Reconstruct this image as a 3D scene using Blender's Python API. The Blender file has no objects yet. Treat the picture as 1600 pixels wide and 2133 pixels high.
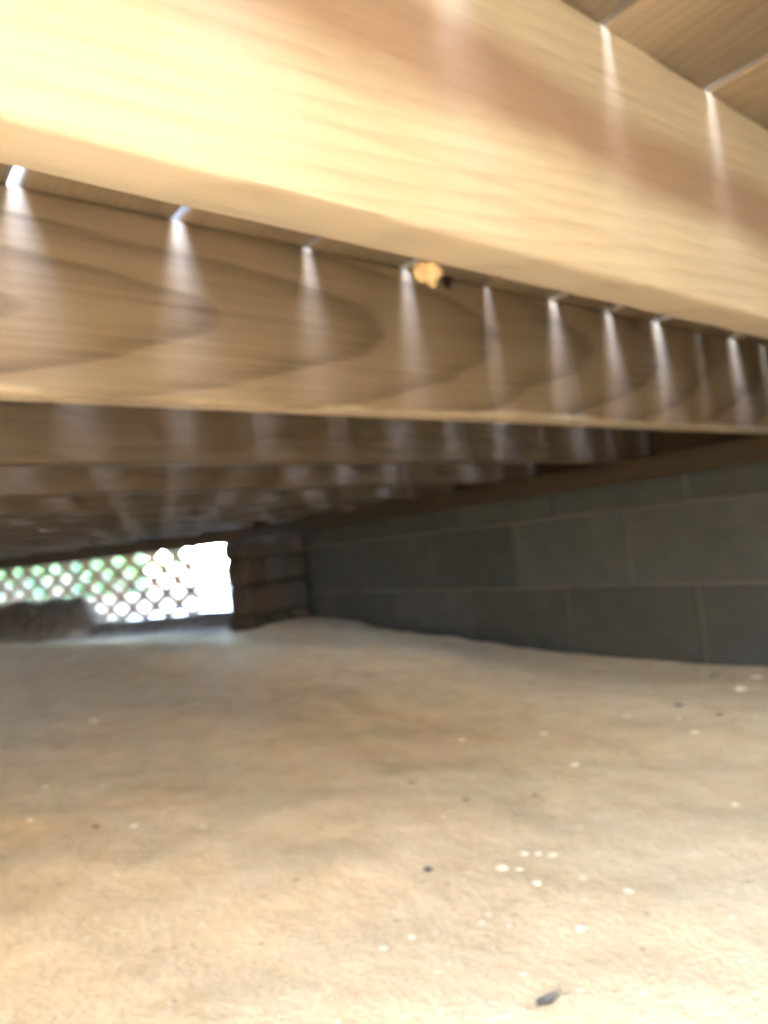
import bpy, math, random
from mathutils import Vector, Matrix, noise
random.seed(7)
ZO = 0.30          # camera height above the dirt; measured heights are relative to the lens
SC = bpy.context.scene
COL = SC.collection

# ------------------------------------------------------------------ camera
F, CX, CY = 1481.5, 800.0, 1066.5
RM = Matrix(((0.78617822, -0.04638036, 0.61625698),
             (-0.61001095, 0.10158008, 0.78585503),
             (-0.09904767, -0.99374562, 0.05156753)))   # world <- lens axes (right, down, forward)
EYE = Vector((0, 0, ZO))
cd = bpy.data.cameras.new('camera'); cam = bpy.data.objects.new('camera', cd); COL.objects.link(cam)
r, d, f = RM.col[0], RM.col[1], RM.col[2]
m = Matrix(((r[0], -d[0], -f[0], 0), (r[1], -d[1], -f[1], 0), (r[2], -d[2], -f[2], ZO), (0, 0, 0, 1)))
cam.matrix_world = m
cd.sensor_fit = 'VERTICAL'; cd.sensor_height = 24; cd.sensor_width = 18
cd.lens = 24 * F / 2133
cd.clip_start = 0.01; cd.clip_end = 500
cd.dof.use_dof = True
cd.dof.focus_distance = 0.16
cd.dof.aperture_fstop = 11.5
cd.dof.aperture_ratio = 0.7
SC.camera = cam

# ------------------------------------------------------------------ sky, sun, exposure
SUN_EL, SUN_FROM = math.radians(46), Vector((0.50, -0.87, 0)).normalized()   # where the sun stands
w = bpy.data.worlds.new('World'); SC.world = w; w.use_nodes = True
nt = w.node_tree; nt.nodes.clear()
sk = nt.nodes.new('ShaderNodeTexSky'); sk.sky_type = 'NISHITA'; sk.sun_disc = False
sk.sun_elevation = SUN_EL; sk.sun_rotation = math.atan2(SUN_FROM.x, SUN_FROM.y)
sk.air_density = 1.0; sk.dust_density = 0.7
bg = nt.nodes.new('ShaderNodeBackground'); bg.inputs[1].default_value = 0.15
ow = nt.nodes.new('ShaderNodeOutputWorld')
nt.links.new(sk.outputs[0], bg.inputs[0]); nt.links.new(bg.outputs[0], ow.inputs[0])
sl = bpy.data.lights.new('sun', 'SUN'); sl.energy = 2.0; sl.angle = math.radians(0.5); sl.color = (1, 0.93, 0.82)
so = bpy.data.objects.new('sun', sl); COL.objects.link(so)
to_sun = Vector((SUN_FROM.x * math.cos(SUN_EL), SUN_FROM.y * math.cos(SUN_EL), math.sin(SUN_EL)))
so.rotation_euler = to_sun.to_track_quat('Z', 'Y').to_euler(); so.location = (0, 0, 5)
vs = SC.view_settings
vs.view_transform = 'Standard'; vs.look = 'None'; vs.gamma = 1; vs.exposure = 7.55
vs.use_curve_mapping = False
SC.cycles.use_denoising = True
SC.cycles.max_bounces = 12; SC.cycles.diffuse_bounces = 8
SC.cycles.sample_clamp_indirect = 6

# ------------------------------------------------------------------ helpers
def ray(x, y): return RM @ Vector((x - CX, y - CY, F))
def at_depth(x, y, dep): return EYE + ray(x, y) * (dep / F)

def link(name, verts, faces, mat, parent=None, smooth=True):
    me = bpy.data.meshes.new(name); me.from_pydata(verts, [], faces); me.update()
    if smooth:
        for p in me.polygons: p.use_smooth = True
    me.materials.append(mat)
    o = bpy.data.objects.new(name, me); COL.objects.link(o)
    if parent: o.parent = parent
    return o
def thing(name, label, cat, group=None):
    o = bpy.data.objects.new(name, None); o.empty_display_size = 0.1; COL.objects.link(o)
    tag(o, label, cat, group); return o
def tag(o, label, cat, group=None):
    o['label'] = label; o['category'] = cat
    if group: o['group'] = group
def kind(o, k): o['kind'] = k; return o

def fbm(x, y, z, s, o=3):
    v, a = 0, 1
    for _ in range(o):
        v += a * noise.noise(Vector((x * s, y * s, z * s))); s *= 2.1; a *= 0.5
    return v

def lumber(name, x0, x1, y0, y1, z0, z1, mat, parent, axis='x', r=0.003, rough=0.0012, seg=0.02, warp=0.0, smooth=True, cutx=None):
    """A sawn board with eased, slightly chewed arrises. axis = long direction."""
    if axis == 'y':       # build along x then swap
        a0, a1, b0, b1 = y0, y1, x0, x1
    else:
        a0, a1, b0, b1 = x0, x1, y0, y1
    n = max(2, int((a1 - a0) / seg))
    prof = []
    k = 0.30 * r
    for (cb, cz, sb, sz) in ((b0, z0, 1, 1), (b1, z0, -1, 1), (b1, z1, -1, -1), (b0, z1, 1, -1)):
        p = [(cb, cz + sz * r), (cb + sb * k, cz + sz * k), (cb + sb * r, cz)]
        if (sb, sz) in ((-1, 1), (1, -1)): p.reverse()
        prof += p
    m_ = len(prof); V = []; Fc = []
    ox, oy, oz = b0 * 7.3 + a0 * 1.1, z0 * 3.1, random.random() * 50
    for i in range(n + 1):
        a = a0 + (a1 - a0) * i / n
        wb = warp * math.sin(a * 1.3 + oz); wz = warp * 0.4 * math.sin(a * 1.9 + oz * 2)
        for (b, z) in prof:
            e = rough * fbm(a * 1.0 + ox, b * 14, z * 14 + oz, 16)
            e2 = rough * fbm(a * 1.0 + ox, b * 14 + 40, z * 14 + oz, 16)
            bb, zz = b + wb + e, z + wz + e2
            V.append((a, bb, zz) if axis == 'x' else (bb, a, zz))
    for i in range(n):
        for j in range(m_):
            q = (i * m_ + j, i * m_ + (j + 1) % m_, (i + 1) * m_ + (j + 1) % m_, (i + 1) * m_ + j)
            Fc.append(q if axis == 'y' else q[::-1])
    Fc.append(tuple(range(m_)) if axis == 'x' else tuple(range(m_))[::-1])
    e = tuple(range(n * m_, (n + 1) * m_)); Fc.append(e[::-1] if axis == 'x' else e)
    o = link(name, V, Fc, mat, parent, smooth=True)
    o.data.set_sharp_from_angle(angle=math.radians(50))
    return o

# ------------------------------------------------------------------ materials
def nodes(name):
    m = bpy.data.materials.new(name); m.use_nodes = True
    t = m.node_tree; b = t.nodes['Principled BSDF']
    return m, t, b
def N(t, ty, **kw):
    n = t.nodes.new(ty)
    for k, v in kw.items(): setattr(n, k, v)
    return n
def mth(t, op, a, b=None, c=None):
    n = t.nodes.new('ShaderNodeMath'); n.operation = op
    for i, v in enumerate((a, b, c)):
        if v is None: continue
        if isinstance(v, (int, float)): n.inputs[i].default_value = v
        else: t.links.new(v, n.inputs[i])
    return n.outputs[0]
def ramp(t, fac, stops):
    n = t.nodes.new('ShaderNodeValToRGB'); el = n.color_ramp.elements
    while len(el) < len(stops): el.new(0.5)
    for e, (p, c) in zip(el, stops): e.position = p; e.color = (*c, 1)
    t.links.new(fac, n.inputs[0]); return n.outputs[0]
def mix(t, fac, a, b, mode='MIX'):
    n = t.nodes.new('ShaderNodeMix'); n.data_type = 'RGBA'; n.blend_type = mode
    for i, v in ((0, fac), (6, a), (7, b)):
        if isinstance(v, (int, float)): n.inputs[i].default_value = v
        elif isinstance(v, tuple): n.inputs[i].default_value = (*v, 1)
        else: t.links.new(v, n.inputs[i])
    return n.outputs[2]
def tex_noise(t, vec, scale, detail=3, rough=0.5):
    n = t.nodes.new('ShaderNodeTexNoise'); n.inputs['Scale'].default_value = scale
    n.inputs['Detail'].default_value = detail; n.inputs['Roughness'].default_value = rough
    t.links.new(vec, n.inputs['Vector']); return n.outputs[0]

def wood(name, light, dark, axis='x', cy=0.0, cz=0.1, slope=0.03, rings=26, seed=0.0, contrast=0.5, stripe=None, roughness=0.62, wob=0.02, blotch=0.5, yslope=0.0, fuzz=None):
    """Flat-sawn pine: rings about a pith line that drifts through the board, plus fibre streaks and blotches."""
    m, t, b = nodes(name)
    tc = N(t, 'ShaderNodeTexCoord'); sep = N(t, 'ShaderNodeSeparateXYZ'); t.links.new(tc.outputs['Object'], sep.inputs[0])
    X, Y, Z = sep.outputs
    if axis == 'y': X, Y = Y, X
    cmb = N(t, 'ShaderNodeCombineXYZ')
    t.links.new(mth(t, 'ADD', X, seed), cmb.inputs[0]); t.links.new(Y, cmb.inputs[1]); t.links.new(Z, cmb.inputs[2])
    mp = N(t, 'ShaderNodeMapping'); mp.inputs['Scale'].default_value = (1.1, 4, 4); t.links.new(cmb.outputs[0], mp.inputs[0])
    n1 = tex_noise(t, mp.outputs[0], 1.6, 3)
    dz = mth(t, 'SUBTRACT', mth(t, 'SUBTRACT', Z, cz), mth(t, 'MULTIPLY', X, slope))
    dz = mth(t, 'ADD', dz, mth(t, 'MULTIPLY', mth(t, 'SUBTRACT', n1, 0.5), wob * 2))
    n2 = tex_noise(t, mp.outputs[0], 2.7, 2)
    dy = mth(t, 'ADD', mth(t, 'ADD', mth(t, 'SUBTRACT', Y, cy), mth(t, 'MULTIPLY', X, yslope)), mth(t, 'MULTIPLY', mth(t, 'SUBTRACT', n2, 0.5), wob * 3))
    rad = mth(t, 'SQRT', mth(t, 'ADD', mth(t, 'MULTIPLY', dz, dz), mth(t, 'MULTIPLY', dy, dy)))
    ph = mth(t, 'FRACT', mth(t, 'MULTIPLY', rad, rings * 6))
    ring = mth(t, 'POWER', ph, 2.6)                      # slow earlywood, sharp latewood
    ring = mth(t, 'MULTIPLY', ring, mth(t, 'SUBTRACT', 1.0, mth(t, 'POWER', ph, 14)))
    mf = N(t, 'ShaderNodeMapping'); mf.inputs['Scale'].default_value = (2.5, 90, 170); t.links.new(cmb.outputs[0], mf.inputs[0])
    fib = tex_noise(t, mf.outputs[0], 1.0, 5, 0.65)
    mb = N(t, 'ShaderNodeMapping'); mb.inputs['Scale'].default_value = (3, 6, 9); t.links.new(cmb.outputs[0], mb.inputs[0])
    bl = tex_noise(t, mb.outputs[0], 1.3, 4, 0.6)
    fac = mth(t, 'ADD', mth(t, 'MULTIPLY', ring, contrast), mth(t, 'MULTIPLY', mth(t, 'SUBTRACT', fib, 0.5), 0.9))
    fac = mth(t, 'ADD', fac, mth(t, 'MULTIPLY', mth(t, 'SUBTRACT', bl, 0.5), blotch * 1.4))
    fac = mth(t, 'ADD', fac, 0.18)
    c = ramp(t, fac, [(0.0, light), (0.45, tuple(l * .62 + q * .38 for l, q in zip(light, dark))), (1.0, dark)])
    if stripe:            # heartwood band (z centre, z drift, half width, colour)
        zc, dr, hw, sc = stripe
        dd = mth(t, 'SUBTRACT', mth(t, 'SUBTRACT', Z, zc), mth(t, 'MULTIPLY', X, dr))
        dd = mth(t, 'ADD', dd, mth(t, 'MULTIPLY', mth(t, 'SUBTRACT', bl, 0.5), 0.06))
        g = mth(t, 'SUBTRACT', 1.0, mth(t, 'DIVIDE', mth(t, 'ABSOLUTE', dd), hw))
        g = mth(t, 'MULTIPLY', mth(t, 'SMOOTH_MAX', g, 0.0, 0.1), 1.25)
        c = mix(t, mth(t, 'MINIMUM', g, 0.85), c, sc)
    if fuzz:              # pale torn fibres along the lower arris
        fz = mth(t, 'DIVIDE', mth(t, 'SUBTRACT', mth(t, 'ADD', fuzz, mth(t, 'MULTIPLY', mth(t, 'SUBTRACT', bl, 0.5), 0.05)), Z), 0.006)
        fz = mth(t, 'MULTIPLY', mth(t, 'MINIMUM', 1.0, mth(t, 'MAXIMUM', 0.0, fz)), mth(t, 'ADD', 0.25, mth(t, 'MULTIPLY', fib, 0.9)))
        c = mix(t, fz, c, (0.56, 0.46, 0.33))
    t.links.new(c, b.inputs['Base Color'])
    b.inputs['Roughness'].default_value = roughness
    b.inputs['Specular IOR Level'].default_value = 0.3
    bp = N(t, 'ShaderNodeBump'); bp.inputs['Strength'].default_value = 0.35; bp.inputs['Distance'].default_value = 0.002
    t.links.new(mth(t, 'ADD', fib, mth(t, 'MULTIPLY', ring, -0.4)), bp.inputs['Height']); t.links.new(bp.outputs[0], b.inputs['Normal'])
    return m

LIGHT, DARK = (0.60, 0.43, 0.235), (0.27, 0.155, 0.07)
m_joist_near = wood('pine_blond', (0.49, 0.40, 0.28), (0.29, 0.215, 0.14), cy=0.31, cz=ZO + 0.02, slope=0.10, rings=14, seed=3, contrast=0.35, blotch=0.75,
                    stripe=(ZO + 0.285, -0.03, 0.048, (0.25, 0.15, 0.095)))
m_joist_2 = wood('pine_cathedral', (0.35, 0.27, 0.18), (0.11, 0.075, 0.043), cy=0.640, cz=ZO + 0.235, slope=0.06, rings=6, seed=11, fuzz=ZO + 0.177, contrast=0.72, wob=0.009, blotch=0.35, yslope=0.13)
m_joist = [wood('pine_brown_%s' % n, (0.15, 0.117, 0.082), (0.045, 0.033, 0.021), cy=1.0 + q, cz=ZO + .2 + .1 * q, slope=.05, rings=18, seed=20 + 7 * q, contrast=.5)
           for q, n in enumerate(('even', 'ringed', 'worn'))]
m_board = [wood('decking_%s' % n, (0.27, 0.205, 0.135), (0.14, 0.10, 0.06), axis='y', cy=q * .3, cz=ZO + .42, slope=.04, rings=16, seed=40 + 5 * q, contrast=.45)
           for q, n in enumerate(('pale', 'tan', 'dull'))]
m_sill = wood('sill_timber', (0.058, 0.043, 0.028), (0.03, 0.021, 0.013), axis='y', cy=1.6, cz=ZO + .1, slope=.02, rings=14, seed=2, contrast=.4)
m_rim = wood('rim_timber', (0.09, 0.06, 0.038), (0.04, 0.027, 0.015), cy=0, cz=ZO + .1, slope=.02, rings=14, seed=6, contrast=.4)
m_slat = wood('lattice_cedar', (0.62, 0.47, 0.34), (0.45, 0.31, 0.20), cy=0, cz=0, slope=.02, rings=10, seed=9, contrast=.3)

def simple(name, col, rough=0.85, var=0.25, scale=40, bump=0.3, dist=0.003):
    m, t, b = nodes(name)
    tc = N(t, 'ShaderNodeTexCoord'); n = tex_noise(t, tc.outputs['Object'], scale, 5, 0.6)
    n2 = tex_noise(t, tc.outputs['Object'], scale * 0.13, 3, 0.5)
    a = mth(t, 'ADD', mth(t, 'MULTIPLY', n, 0.5), mth(t, 'MULTIPLY', n2, 0.5))
    lo = tuple(c * (1 - var) for c in col); hi = tuple(min(1, c * (1 + var)) for c in col)
    t.links.new(ramp(t, a, [(0.3, lo), (0.7, hi)]), b.inputs['Base Color'])
    b.inputs['Roughness'].default_value = rough; b.inputs['Specular IOR Level'].default_value = 0.25
    bp = N(t, 'ShaderNodeBump'); bp.inputs['Strength'].default_value = bump; bp.inputs['Distance'].default_value = dist
    t.links.new(n, bp.inputs['Height']); t.links.new(bp.outputs[0], b.inputs['Normal'])
    return m
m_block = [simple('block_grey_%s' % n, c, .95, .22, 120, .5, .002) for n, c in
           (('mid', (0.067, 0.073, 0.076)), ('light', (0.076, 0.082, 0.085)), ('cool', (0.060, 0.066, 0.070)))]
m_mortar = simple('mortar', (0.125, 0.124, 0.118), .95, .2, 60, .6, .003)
m_pier_joint = simple('earthy_joint', (0.05, 0.042, 0.036), .95, .3, 40)
m_pier = [simple('pier_stone_%s' % n, c, .95, .3, 30, .5, .004) for n, c in
          (('rust', (0.075, 0.06, 0.049)), ('grey', (0.064, 0.059, 0.052)), ('olive', (0.062, 0.06, 0.048)))]
m_leaf = [simple('leaf_%s' % n, c, .6, .3, 20, .0) for n, c in (("fresh", (0.07, 0.125, 0.03)), ("dark", (0.03, 0.07, 0.03)))]
m_bark = simple('bark', (0.16, 0.11, 0.07))
m_dry = simple('dry_grass', (0.42, 0.36, 0.22), .8, .3)
m_stone = [simple('stone_%s' % n, c, .8, .2, 60) for n, c in (('white', (0.68, 0.58, 0.42)), ('cream', (0.62, 0.50, 0.33)), ('dark', (0.10, 0.08, 0.06)), ('brown', (0.24, 0.17, 0.11)))]
m_knot = simple('knot_dark', (0.035, 0.022, 0.012), .8, .3)
m_knob = simple('fresh_wood', (0.36, 0.25, 0.13), .9, .4)
m_leafdry = simple('dead_leaf', (0.11, 0.085, 0.065), .8, .3)

def dirt():
    m, t, b = nodes('dirt')
    tc = N(t, 'ShaderNodeTexCoord'); P = tc.outputs['Object']
    mp = N(t, 'ShaderNodeMapping'); mp.inputs['Scale'].default_value = (1.6, 0.8, 1); mp.inputs['Rotation'].default_value = (0, 0, math.radians(-25)); t.links.new(P, mp.inputs[0])
    big = tex_noise(t, mp.outputs[0], 3.2, 5, 0.55)
    mid = tex_noise(t, P, 17, 5, 0.6)
    fin = tex_noise(t, P, 210, 4, 0.7)
    v = mth(t, 'ADD', mth(t, 'MULTIPLY', big, 0.26), mth(t, 'ADD', mth(t, 'MULTIPLY', mid, 0.40), mth(t, 'MULTIPLY', fin, 0.34)))
    c = ramp(t, v, [(0.34, (0.44, 0.305, 0.16)), (0.5, (0.54, 0.39, 0.212)), (0.66, (0.61, 0.465, 0.275))])
    vor = N(t, 'ShaderNodeTexVoronoi'); vor.inputs['Scale'].default_value = 75; t.links.new(P, vor.inputs['Vector'])
    sp = mth(t, 'LESS_THAN', vor.outputs['Distance'], 0.17)
    hs = N(t, 'ShaderNodeSeparateColor'); t.links.new(vor.outputs['Color'], hs.inputs[0])
    lite = mth(t, 'MULTIPLY', sp, mth(t, 'GREATER_THAN', hs.outputs[0], 0.88))
    drk = mth(t, 'MULTIPLY', sp, mth(t, 'LESS_THAN', hs.outputs[0], 0.08))
    c = mix(t, mth(t, 'MULTIPLY', lite, 0.6), c, (0.66, 0.56, 0.42)); c = mix(t, mth(t, 'MULTIPLY', drk, 0.5), c, (0.12, 0.08, 0.05))
    # shade painted into the dirt colour, from inside the lattice outward (ragged edge)
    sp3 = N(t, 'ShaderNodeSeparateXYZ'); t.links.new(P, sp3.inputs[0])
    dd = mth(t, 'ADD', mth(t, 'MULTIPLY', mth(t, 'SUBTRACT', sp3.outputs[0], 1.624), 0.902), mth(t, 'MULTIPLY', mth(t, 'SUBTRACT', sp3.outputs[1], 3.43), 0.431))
    shade_m = mth(t, 'ADD', mth(t, 'ADD', dd, 0.62), mth(t, 'MULTIPLY', mth(t, 'SUBTRACT', mid, 0.5), 0.5))
    shade_m = mth(t, 'MINIMUM', 1.0, mth(t, 'MAXIMUM', 0.0, mth(t, 'MULTIPLY', shade_m, 2.6)))
    c = mix(t, mth(t, 'MULTIPLY', shade_m, 0.93), c, (0.070, 0.052, 0.038))
    t.links.new(c, b.inputs['Base Color']); b.inputs['Roughness'].default_value = 0.95; b.inputs['Specular IOR Level'].default_value = 0.15
    bp = N(t, 'ShaderNodeBump'); bp.inputs['Strength'].default_value = 0.7; bp.inputs['Distance'].default_value = 0.010
    t.links.new(mth(t, 'ADD', mid, mth(t, 'MULTIPLY', fin, 0.3)), bp.inputs['Height']); t.links.new(bp.outputs[0], b.inputs['Normal'])
    return m
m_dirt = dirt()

# ------------------------------------------------------------------ layout numbers (metres, z above the lens -> +ZO)
JB, JT = ZO + 0.169, ZO + 0.361         # joist bottom / top
DT = 0.029                               # decking thickness
WX = 1.673                               # inner face of the block wall
A = Vector((1.624, 3.43)); B = Vector((0.845, 5.06)); LD = (B - A).normalized()   # lattice side of the deck
def lattice_x(y): return A.x + (y - A.y) * LD.x / LD.y
Y_FRONT = -0.09                          # unseen front edge of the deck, placed to let light in behind the camera
X_LEFT = -2.4

# ------------------------------------------------------------------ ground
def sstep(a, b, x):
    t_ = min(1, max(0, (x - a) / (b - a))); return t_ * t_ * (3 - 2 * t_)
def ground_z(x, y):
    z = 0.0
    xr = 1.15 - 0.32 * (y - 1.53)
    u = x - xr
    z += 0.050 * math.exp(-(u / 0.28) ** 2) * sstep(0.9, 1.7, y) * (1 - sstep(3.6, 4.4, y))
    z -= 0.055 * sstep(1.0, 1.65, x) * (1 - sstep(1.3, 2.3, y))           # lower where it meets the wall
    z += 0.02 * sstep(1.2, 1.7, x) * sstep(2.0, 2.8, y)
    z += 0.012 * fbm(x, y, 0, 1.6, 4) + 0.004 * fbm(x, y, 5, 9, 3)
    z += 0.040 * math.exp(-((x - 1.5) / 0.35) ** 2 - ((y - 2.62) / 0.35) ** 2)
    # unseen soil banks added to shape the light: open front, left side, far end
    b0 = 0.05 + 0.75 * (1 - sstep(-0.80, 0.30, x))
    bank = max(sstep(b0, b0 + 0.21, -y), 0.50 * sstep(1.7, 2.2, -x) + 0.5 * sstep(2.42, 2.8, -x))  # added unseen banks
    if y > 5 and x < lattice_x(y) - 0.2: bank = max(bank, 0.5 * sstep(6.1, 6.6, y))
    z += bank * (1.25 + 0.06 * fbm(x, y, 2, 3, 3))
    # a bank of soil thrown up against the far end of the lattice
    s = (Vector((x, y)) - A).dot(LD); dd = (Vector((x, y)) - A).dot(Vector((LD.y, -LD.x)))   # + = outside
    z -= 0.012 * sstep(0.05, 0.45, u) * sstep(1.7, 2.3, y) * (1 - sstep(-0.25, -0.05, dd))
    z += 0.065 * sstep(-0.6, -0.3, s) * (1 - sstep(0.7, 0.9, s)) * math.exp(-((dd + 0.17) / 0.065) ** 2)
    hb = 0.21 + 0.02 * fbm(x, y, 9, 9, 2)
    z += hb * sstep(0.74, 0.92, s) * (1 - 0.25 * sstep(1.2, 2.2, s)) * math.exp(-((dd + 0.16) / 0.12) ** 2)
    return z
def axis_pts(lo, hi, flo, fhi, fine, coarse):
    pts = []; x = lo
    while x < flo: pts.append(x); x += max(fine, (flo - x) * coarse)
    x = flo
    while x < fhi: pts.append(x); x += fine
    while x < hi: pts.append(x); x += max(fine, (x - fhi) * coarse + fine)
    pts.append(hi); return pts
xs = axis_pts(-60, 60, -0.8, 1.8, 0.014, 0.25); ys = axis_pts(-60, 60, -0.86, 4.6, 0.018, 0.25)
V = [(x, y, ground_z(x, y) if abs(x) < 12 and abs(y) < 12 else (1.25 if (y < -.7 or x < -2.9) else 0) + 0.012 * fbm(x, y, 0, 1.6, 2)) for y in ys for x in xs]
nx = len(xs)
Fc = [(j * nx + i, j * nx + i + 1, (j + 1) * nx + i + 1, (j + 1) * nx + i) for j in range(len(ys) - 1) for i in range(nx - 1)]
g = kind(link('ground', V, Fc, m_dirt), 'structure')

# ------------------------------------------------------------------ deck
deck = thing('wooden_deck', 'raised timber deck seen from underneath, pine joists with daylight through the board gaps', 'deck')
j_ys = [0.272 + 0.406 * k for k in range(0, 17)]
joists = []
for k, y in enumerate(j_ys):
    k = round((y - 0.272) / 0.406)
    xr = WX + 0.16 if y < 2.75 else min(WX - 0.03, lattice_x(y) - 0.05)
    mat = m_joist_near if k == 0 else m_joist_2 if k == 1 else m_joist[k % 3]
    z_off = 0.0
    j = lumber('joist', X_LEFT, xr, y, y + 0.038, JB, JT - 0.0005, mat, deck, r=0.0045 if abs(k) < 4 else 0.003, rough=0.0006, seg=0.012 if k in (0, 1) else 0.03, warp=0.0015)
    joists.append(j)
joists[0]['label'] = 'pale blond joist nearest the camera with a reddish heartwood streak'
joists[1]['label'] = 'brown joist with arched grain and bright streaks of daylight under every gap'

gaps = [.148, .300, .458, .608, .759, .907, 1.053, 1.199, 1.343, 1.483, 1.616]
wid = {0: .0072, 1: .0070, 2: .0054, 3: .0060, 4: .0042, 5: .0080, 6: .0076, 7: .0092, 8: .0034, 9: .0092, 10: .0050}
gl = [(.148 - .149 * k, random.uniform(.005, .0065)) for k in range(17, 0, -1)] + [(gg, wid[i]) for i, gg in enumerate(gaps)] + [(1.77, .0045), (1.92, .005)]
for i in range(len(gl) - 1):
    xa = gl[i][0] + gl[i][1] * .64; xb = gl[i + 1][0] - gl[i + 1][1] * .64
    ye = min(A.y + ((xa + xb) / 2 - A.x) * LD.y / LD.x, 6.9)
    if xa > 1.6: ye = 3.45
    lumber('deck_board', xa, xb, Y_FRONT, ye + 0.03, JT, JT + DT, m_board[i % 3], deck, axis='y', r=0.002, rough=0.0006, seg=0.05, warp=0.0004)
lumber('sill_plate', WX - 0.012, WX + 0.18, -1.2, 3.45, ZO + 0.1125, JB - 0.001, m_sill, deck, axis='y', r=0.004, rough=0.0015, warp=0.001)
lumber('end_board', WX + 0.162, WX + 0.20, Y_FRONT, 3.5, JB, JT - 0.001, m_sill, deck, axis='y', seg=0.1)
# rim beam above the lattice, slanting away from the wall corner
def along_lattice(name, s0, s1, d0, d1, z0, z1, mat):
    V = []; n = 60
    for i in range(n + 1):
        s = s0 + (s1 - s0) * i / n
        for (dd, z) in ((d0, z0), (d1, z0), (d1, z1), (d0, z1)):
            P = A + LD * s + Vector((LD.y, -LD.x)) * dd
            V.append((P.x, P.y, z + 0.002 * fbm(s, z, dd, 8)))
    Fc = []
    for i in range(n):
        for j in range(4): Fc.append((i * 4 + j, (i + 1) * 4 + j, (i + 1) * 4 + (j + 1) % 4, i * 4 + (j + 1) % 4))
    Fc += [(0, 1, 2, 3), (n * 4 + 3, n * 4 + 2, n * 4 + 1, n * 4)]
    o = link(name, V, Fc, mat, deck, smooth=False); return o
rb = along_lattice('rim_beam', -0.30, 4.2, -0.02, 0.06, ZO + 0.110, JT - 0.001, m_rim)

# broken knot stub and splinter on the near joist, dark knot on the second joist
def blob(name, c, r, mat, parent=None, seed=0, sq=(1, 1, 1), rough=0.35, sub=2, rot=0):
    import bmesh
    bm = bmesh.new(); bmesh.ops.create_icosphere(bm, subdivisions=sub, radius=1)
    cr, sr = math.cos(rot), math.sin(rot)
    for v in bm.verts:
        n = 1 + rough * noise.noise(v.co * 1.4 + Vector((seed * 3.1, seed, 0)))
        p = Vector((v.co.x * sq[0], v.co.y * sq[1], v.co.z * sq[2])) * r * n
        v.co = Vector((p.x * cr - p.y * sr, p.x * sr + p.y * cr, p.z))
    me = bpy.data.meshes.new(name); bm.to_mesh(me); bm.free()
    for p in me.polygons: p.use_smooth = True
    me.materials.append(mat)
    o = bpy.data.objects.new(name, me); o.location = c; COL.objects.link(o)
    if parent: o.parent = parent
    return o
def on_y(px, py, Y): q = ray(px, py); return EYE + q * (Y / q.y)
c = on_y(893, 566, 0.312)
o = blob('knot_stub', c, 0.0072, m_knob, joists[0], 2, (1, .8, 1.15), 1.0, 3); o['label'] = 'small pale broken knot stub under the joist'
c = on_y(930, 585, 0.678)
blob('knot', c, 0.010, m_knot, joists[1], 5, (.9, .35, 1.2), .4)
# ------------------------------------------------------------------ block wall
wall = thing('block_wall', 'dark grey concrete block foundation wall on the right under the deck sill', 'wall')
def block(name, cx, cy, cz, hx, hy, hz, mat, parent, b=0.003, jit=0.0012, seed=0):
    """rough cuboid with bevelled front edges"""
    import bmesh
    bm = bmesh.new(); bmesh.ops.create_cube(bm, size=1)
    for v in bm.verts: v.co = Vector((v.co.x * 2 * hx, v.co.y * 2 * hy, v.co.z * 2 * hz))
    bmesh.ops.bevel(bm, geom=bm.edges[:], offset=b, segments=1, affect='EDGES')
    for v in bm.verts: v.co += Vector([random.uniform(-jit, jit) for _ in range(3)])
    me = bpy.data.meshes.new(name); bm.to_mesh(me); bm.free(); me.materials.append(mat)
    o = bpy.data.objects.new(name, me); o.location = (cx, cy, cz); COL.objects.link(o); o.parent = parent
    return o
BEDS = [(-0.569, -0.366), (-0.366, -0.163), (-0.163, 0.040), (0.040, 0.112)]
Y_END = 2.66   # where the pier meets it; the courses run on behind the pier
link('mortar', [(x, y, z) for x in (WX + .004, WX + .19) for y in (-1.6, Y_END - .012 + .75) for z in (ZO - .62, ZO + .111)],
     [(0, 1, 3, 2), (4, 6, 7, 5), (0, 4, 5, 1), (2, 3, 7, 6), (0, 2, 6, 4), (1, 5, 7, 3)], m_mortar, wall, smooth=False)
for ci, (z0, z1) in enumerate(BEDS):
    off = 1.099 if ci % 2 == 0 else 0.923
    k = math.floor((-1.5 - off) / 0.3985)
    y = off + 0.3985 * k
    while y < Y_END + 0.7:
        ya, yb = y + .0035, min(y + .3985 - .0035, Y_END + .75)
        block('block', WX + .09, (ya + yb) / 2, ZO + (z0 + z1) / 2, .09, (yb - ya) / 2, (z1 - z0) / 2 - .003, random.choice(m_block), wall)
        y += 0.3985

# unseen house added beside the deck, tall enough to shade deck and yard
m_added_house = simple('added_house_render', (0.55, 0.52, 0.47), .9, .08, 8, .2, .003)
kind(link('added_house_wall', [(x, y, z) for x in (WX + .21, WX + 6) for y in (-6.0, 3.1) for z in (-.3, 9.5)],
     [(0, 1, 3, 2), (4, 6, 7, 5), (0, 4, 5, 1), (2, 3, 7, 6), (0, 2, 6, 4), (1, 5, 7, 3)], m_added_house, smooth=False), 'structure')

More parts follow.
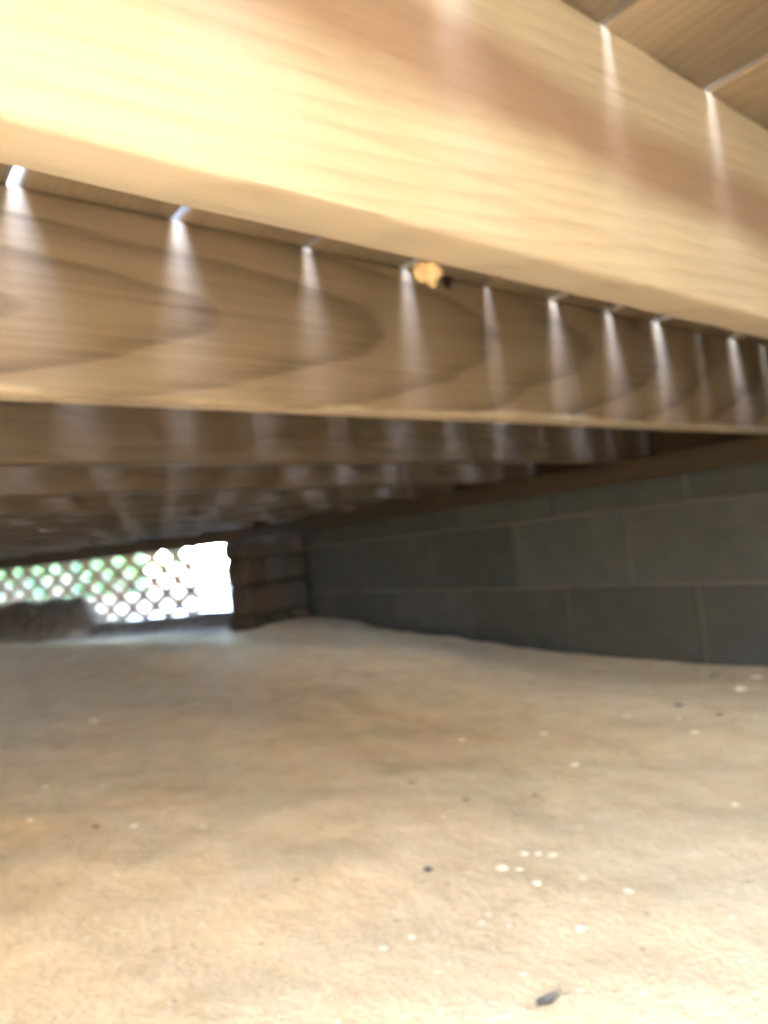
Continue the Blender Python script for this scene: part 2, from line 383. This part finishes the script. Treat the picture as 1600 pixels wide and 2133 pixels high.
# ------------------------------------------------------------------ pier at the end of the wall
pier = thing('stone_pier', 'rough brown masonry pier between the block wall and the lattice opening', 'pier')
PX0, PX1, PY = 1.345, 1.655, 2.685
link('mortar', [(x, y, z) for x in (PX0 + .02, PX1 - .004) for y in (PY + .022, PY + .19) for z in (ZO - .5, ZO + .09)],
     [(0, 1, 3, 2), (4, 6, 7, 5), (0, 4, 5, 1), (2, 3, 7, 6), (0, 2, 6, 4), (1, 5, 7, 3)], m_pier_joint, pier, smooth=False)
rows = [(-.45, -.33), (-.33, -.22), (-.22, -.10), (-.10, .01), (.01, .098)]
for i, (z0, z1) in enumerate(rows):
    cuts = [PX0, PX0 + (.10 if i % 2 else .19), PX1 - .105, PX1]
    for q in range(3):
        x0, x1 = cuts[q] + .004, cuts[q + 1] - .004
        o = block('stone', (x0 + x1) / 2, PY + .10 + random.uniform(0, .008), ZO + (z0 + z1) / 2, (x1 - x0) / 2, .10, (z1 - z0) / 2 - .004,
                  m_pier[0] if q == 0 else m_pier[(i + q) % 3], pier, b=.016, jit=.008)

# ------------------------------------------------------------------ lattice skirt
lat = thing('lattice_screen', 'brown diagonal wooden lattice closing the bright far end under the deck', 'lattice')
NV = Vector((LD.y, -LD.x))
def slat(s0, z0, s1, z1, dd):
    a = Vector((s0, z0)); b = Vector((s1, z1)); t_ = (b - a).normalized(); n = Vector((-t_.y, t_.x)) * .0185
    V = []
    for d_ in (dd, dd + .006):
        for p in (a + n, b + n, b - n, a - n):
            P = A + LD * p.x + NV * d_; V.append((P.x, P.y, p.y))
    link('slat', V, [(0, 1, 2, 3), (7, 6, 5, 4), (0, 4, 5, 1), (1, 5, 6, 2), (2, 6, 7, 3), (3, 7, 4, 0)], m_slat, lat, smooth=False)
z0, z1 = ZO - .36, ZO + .16; H = z1 - z0; P_ = 0.172; RUN = H * 0.172 / 0.132; S0, S1 = 0.21, 2.45
for layer, sg in ((0, 1), (1, -1)):
    s = S0 - RUN + (0.03 if layer else 0.08)
    while s < S1:
        a, b = s, s + RUN          # runs from s at the bottom to s+H at the top (sg=1), mirrored for sg=-1
        if sg == 1: p, q = (a, z0), (b, z1)
        else: p, q = (b, z0), (a, z1)
        pts = sorted([p, q])
        (sa, za), (sb, zb) = pts
        if sa < S0: za = za + (zb - za) * (S0 - sa) / (sb - sa); sa = S0
        if sb > S1: zb = za + (zb - za) * (S1 - sa) / (sb - sa); sb = S1
        if sb - sa > .03: slat(sa, za, sb, zb, .008 + .0065 * layer)
        s += P_

# ------------------------------------------------------------------ outdoors beyond the lattice
def bush(name, cx, cy, rr, hh, n, mat, label, z=0.0):
    t = thing(name, label, 'bush', 'bushes beyond the lattice'); t.location = (cx, cy, z)
    V, Fc = [], []
    for i in range(n):
        a = random.uniform(0, 2 * math.pi); e = random.uniform(-0.2, 1); rad = rr * random.uniform(.35, 1) ** .5 * (.75 + .4 * noise.noise(Vector((math.cos(a) * 2, math.sin(a) * 2, e * 3 + cx))))
        c = Vector((math.cos(a) * rad * math.sqrt(max(0, 1 - e * e * .9)), math.sin(a) * rad * math.sqrt(max(0, 1 - e * e * .9)), hh * (.45 + .5 * e)))
        u = Vector([random.gauss(0, 1) for _ in range(3)]).normalized(); v = u.orthogonal().normalized(); L = random.uniform(.02, .045)
        b = len(V); V += [c - u * L, c + v * L * .45, c + u * L, c - v * L * .45]; Fc.append((b, b + 1, b + 2, b + 3))
    link('foliage', V, Fc, mat, t, smooth=False)
    V, Fc = [], []
    for i in range(7):
        a = i * .9; top = Vector((math.cos(a) * rr * .5, math.sin(a) * rr * .5, hh * .7)); b = len(V)
        for q, (p, w_) in enumerate(((Vector((0, 0, 0)), .012), (top, .004))):
            for k in range(4): V.append(p + Vector((math.cos(k * 1.57) * w_, math.sin(k * 1.57) * w_, 0)))
        for k in range(4): Fc.append((b + k, b + (k + 1) % 4, b + 4 + (k + 1) % 4, b + 4 + k))
    link('stem', V, Fc, m_bark, t, smooth=False)
    return t
for (px, dep, rr, hh, n, mi, lab) in ((28, 6.2, .50, 1.0, 2600, 0, 'light green bush behind the left end of the lattice'),
                                  (-110, 7.5, .8, 1.5, 2600, 1, 'dark bush behind the lattice at the very edge of the view'),
                                  (125, 7.6, .62, 1.3, 2800, 1, 'dark bush standing beyond the left half of the lattice'),
                                  (245, 6.8, .36, .72, 1800, 0, 'small bright green bush behind the lattice nearest the white glare'),
                                  (330, 10.5, .6, .9, 1800, 1, 'far pale green bush beyond the middle of the lattice')):
    P = at_depth(px, 1230, dep); bush('bush', P.x, P.y, rr, hh, n, m_leaf[mi], lab)
def hedge(Pa, Pb, hh, th, n, label):  # hedges added to cut the sky light entering through the lattice
    t = thing('hedge', label, 'hedge'); L = (Pb - Pa).length; u = (Pb - Pa) / L; v = Vector((-u.y, u.x))  # added hedge, blocks sky light
    V, Fc = [], []; m1, m2 = 40, 12
    for side in (-1, 1):
        for i in range(m1 + 1):
            for j in range(m2 + 1):
                s = L * i / m1; z = hh * .93 * j / m2; d_ = side * th * .34 * (1 - .7 * (j / m2) ** 4) + .12 * noise.noise(Vector((s, z, side)))
                P = Pa + u * s + v * d_; V.append((P.x, P.y, z))
    o = (m1 + 1) * (m2 + 1)
    for k in (0, o):
        for i in range(m1):
            for j in range(m2):
                a = k + i * (m2 + 1) + j; Fc.append((a, a + 1, a + m2 + 2, a + m2 + 1))
    for i in range(m1): a = i * (m2 + 1) + m2; Fc.append((a, a + m2 + 1, o + a + m2 + 1, o + a))
    link('light_block_core', V, Fc, m_leaf[1], t, smooth=True)  # solid core added so no light passes through the hedge
    V, Fc = [], []
    for i in range(n):
        s = random.uniform(0, L); z = random.uniform(0, 1) ** .8 * hh; side = random.choice((-1, -1, 1))
        d_ = side * th * (.42 + .16 * noise.noise(Vector((s * 1.3, z * 1.3, side)))) * (1 - .5 * (z / hh) ** 5) * random.uniform(.8, 1.1)
        P = Pa + u * s + v * d_; c = Vector((P.x, P.y, z))
        a = Vector([random.gauss(0, 1) for _ in range(3)]).normalized(); b_ = a.orthogonal().normalized(); q_ = random.uniform(.025, .06); k = len(V)
        V += [c - a * q_, c + b_ * q_ * .5, c + a * q_, c - b_ * q_ * .5]; Fc.append((k, k + 1, k + 2, k + 3))
    link('foliage', V, Fc, m_leaf[0], t, smooth=False)
P0, P1, P2, P3 = [at_depth(px, 1230, dd).to_2d() for px, dd in ((-900, 8), (300, 10.5), (500, 10.5), (760, 8))]
hedge(P0, P1, 4.6, 1.2, 15000, 'tall green hedge added to block sky at the back of the yard, seen through the left of the lattice')
hedge(P2, Vector((9.5, 4.2)), 4.6, 1.2, 9000, 'unseen tall hedge added along the side of the yard to block sky light')
# pale gravel yard outside
m_gravel = simple('pale_gravel', (0.40, 0.39, 0.37), .95, .2, 90, .6, .01)
q = [A + NV * .25 + LD * -.6, A + NV * .25 + LD * 1.0, A + NV * 7 + LD * 4.5, A + NV * 9 - LD * 2]
n = 24; V = []; Fc = []
for i in range(n + 1):
    for j in range(n + 1):
        a, b = i / n, j / n
        P = (q[0] * (1 - a) + q[1] * a) * (1 - b) + (q[3] * (1 - a) + q[2] * a) * b
        V.append((P.x, P.y, ground_z(P.x, P.y) + .006 if P.length < 8 else .03))
for i in range(n):
    for j in range(n): Fc.append((i * (n + 1) + j, i * (n + 1) + j + 1, (i + 1) * (n + 1) + j + 1, (i + 1) * (n + 1) + j))
kind(link('gravel_yard', V, Fc, m_gravel), 'structure')
# dry grass rooted along the foot of the lattice
V, Fc = [], []
for i in range(420):
    s = random.uniform(.5, 2.3); dd = random.gauss(-.12, .05); P = A + LD * s + NV * dd
    zb = ground_z(P.x, P.y) - .004; hgt = random.uniform(.02, .07); an = random.uniform(0, 6.28); le = random.uniform(.2, .9) * hgt
    b = len(V); wv = Vector((math.cos(an + 1.57), math.sin(an + 1.57), 0)) * .0022; tip = Vector((P.x + math.cos(an) * le, P.y + math.sin(an) * le, zb + hgt))
    mid = Vector((P.x + math.cos(an) * le * .3, P.y + math.sin(an) * le * .3, zb + hgt * .65)); base = Vector((P.x, P.y, zb))
    V += [base - wv, base + wv, mid + wv * .8, mid - wv * .8, tip]; Fc += [(b, b + 1, b + 2, b + 3), (b + 3, b + 2, b + 4)]
gr = link('dry_grass', V, Fc, m_dry, smooth=False); kind(gr, 'stuff'); tag(gr, 'thin dry grass along the foot of the lattice', 'grass')

# ------------------------------------------------------------------ stones and scraps on the dirt
def on_ground(px, py):
    q = ray(px, py).normalized(); tt = 0.05
    while tt < 8:
        P = EYE + q * tt
        if P.z <= ground_z(P.x, P.y): return P
        tt += 0.002
    return P
named = [
 (891, 1815, 8.5, 2, 'small round dark stone alone on the pale dirt in the middle foreground'),
 (197, 1725, 7, 3, 'brown stone left of the white chip in the left foreground'),
 (280, 1722, 6, 0, 'small white chip on the dirt in the left foreground'),
 (1197, 1595, 7, 0, 'white chip alone on the dirt below the block wall'),
 (1047, 1810, 10, 1, 'largest cream pebble of the cluster in the right foreground'),
 (1095, 1779, 8, 1, 'cream pebble at the upper left of the pebble cluster'),
 (1122, 1779, 6, 1, 'small cream pebble at the top middle of the pebble cluster'),
 (1152, 1781, 8, 1, 'cream pebble at the upper right of the pebble cluster'),
 (1082, 1812, 6, 1, 'small cream pebble beside the largest one of the cluster'),
 (1120, 1840, 8, 1, 'flat cream pebble at the bottom of the pebble cluster'),
 (1212, 1938, 9, 1, 'pale pebble below the pebble cluster'),
 (1310, 1858, 7, 1, 'pale pebble to the right of the pebble cluster'),
 (858, 1952, 6, 1, 'pale pebble below the round dark stone'),
 (800, 1976, 6, 1, 'pale pebble nearest the bottom middle of the ground'),
 (197, 1502, 7, 0, 'single white pebble far left on the dirt'),
 (963, 1542, 4, 0, 'tiny white chip on the shaded middle of the dirt'),
 (1413, 1471, 7, 2, 'dark stone on the shaded dirt near the block wall'),
 (858, 1634, 9, 3, 'brown stone half sunk in the middle of the dirt'),
 (970, 1670, 8, 3, 'brown stone beside the shallow hollow in the dirt'),
 (1115, 1660, 8, 3, 'brown stone between the white chip and the pebble cluster'),
 (1545, 1437, 9, 0, 'pale stone at the foot of the block wall by the right edge'),
 (1576, 1412, 7, 0, 'upright pale chip against the foot of the block wall'),
 (1490, 1412, 11, 3, 'brown clod close to the foot of the block wall'),
 (1502, 1490, 7, 2, 'dark stone by the right edge below the brown clod'),
 (65, 1710, 6, 1, 'pale pebble near the left edge of the dirt'),
 (95, 1640, 5, 1, 'small pale pebble above the one at the left edge'),
 (1305, 1493, 6, 1, 'pale upright chip on the shaded dirt right of centre'),
 (1448, 1527, 5, 1, 'pale chip below the dark stone near the wall'),
 (1133, 1530, 6, 1, 'pale chip on the slope above the white chip'),
 (1533, 1677, 7, 1, 'pale pebble near the right edge of the dirt'),
]
for i, (px, py, pr, mi, lab) in enumerate(named):
    P = on_ground(px, py); dep = (P - EYE).dot(Vector(RM.col[2])); rr = pr / F * dep
    P.z = ground_z(P.x, P.y) + rr * .05
    o = blob('stone', P, rr * 1.15, m_stone[mi], None, i + 1, (1.15, .9, .6), .5, rot=random.random() * 3)
    tag(o, lab, 'stone', 'stones and chips on the dirt')
# curled dark leaf
P = on_ground(1143, 2096); P.z = ground_z(P.x, P.y)
V, Fc = [], []
ax = Vector((RM.col[0].x, RM.col[0].y, 0)).normalized(); ax = (ax + Vector((RM.col[2].x, RM.col[2].y, 0)).normalized() * .55).normalized(); pe = Vector((-ax.y, ax.x, 0))
for i in range(9):
    a = i / 8; wd = .0036 * math.sin(math.pi * min(1, a * .96 + .04)) ** .7 + .0004
    c = P + ax * (a - .5) * .018
    for k in (-1, -.5, 0, .5, 1): V.append(c + pe * wd * k + Vector((0, 0, .001 + .003 * k * k + .003 * abs(a - .5))))
for i in range(8):
    for k in range(4): Fc.append((i * 5 + k, i * 5 + k + 1, (i + 1) * 5 + k + 1, (i + 1) * 5 + k))
lf = link('dead_leaf', V, Fc, m_leafdry); tag(lf, 'curled dark dead leaf on the bright dirt at the bottom of the view', 'leaf')
# fine crumbs
V, Fc = [], []
for i in range(1500):
    x = random.uniform(-.2, 1.65); y = random.uniform(.1, 2.7)
    rr = random.uniform(.0008, .003); z = ground_z(x, y)
    b = len(V)
    for (a, e, c) in ((1, 0, 0), (0, 1, 0), (-1, 0, 0), (0, -1, 0), (0, 0, .8)):
        j = random.uniform(.6, 1.2); V.append((x + a * rr * j, y + e * rr * j, z + c * rr * j))
    Fc += [(b, b + 1, b + 4), (b + 1, b + 2, b + 4), (b + 2, b + 3, b + 4), (b + 3, b, b + 4)]
m_grit = simple('grit', (0.50, 0.39, 0.26), .9, .4, 60)
cr = link('dirt_crumbs', V, Fc, m_grit, smooth=False); kind(cr, 'stuff'); tag(cr, 'fine crumbs and grit scattered over the dirt', 'grit')
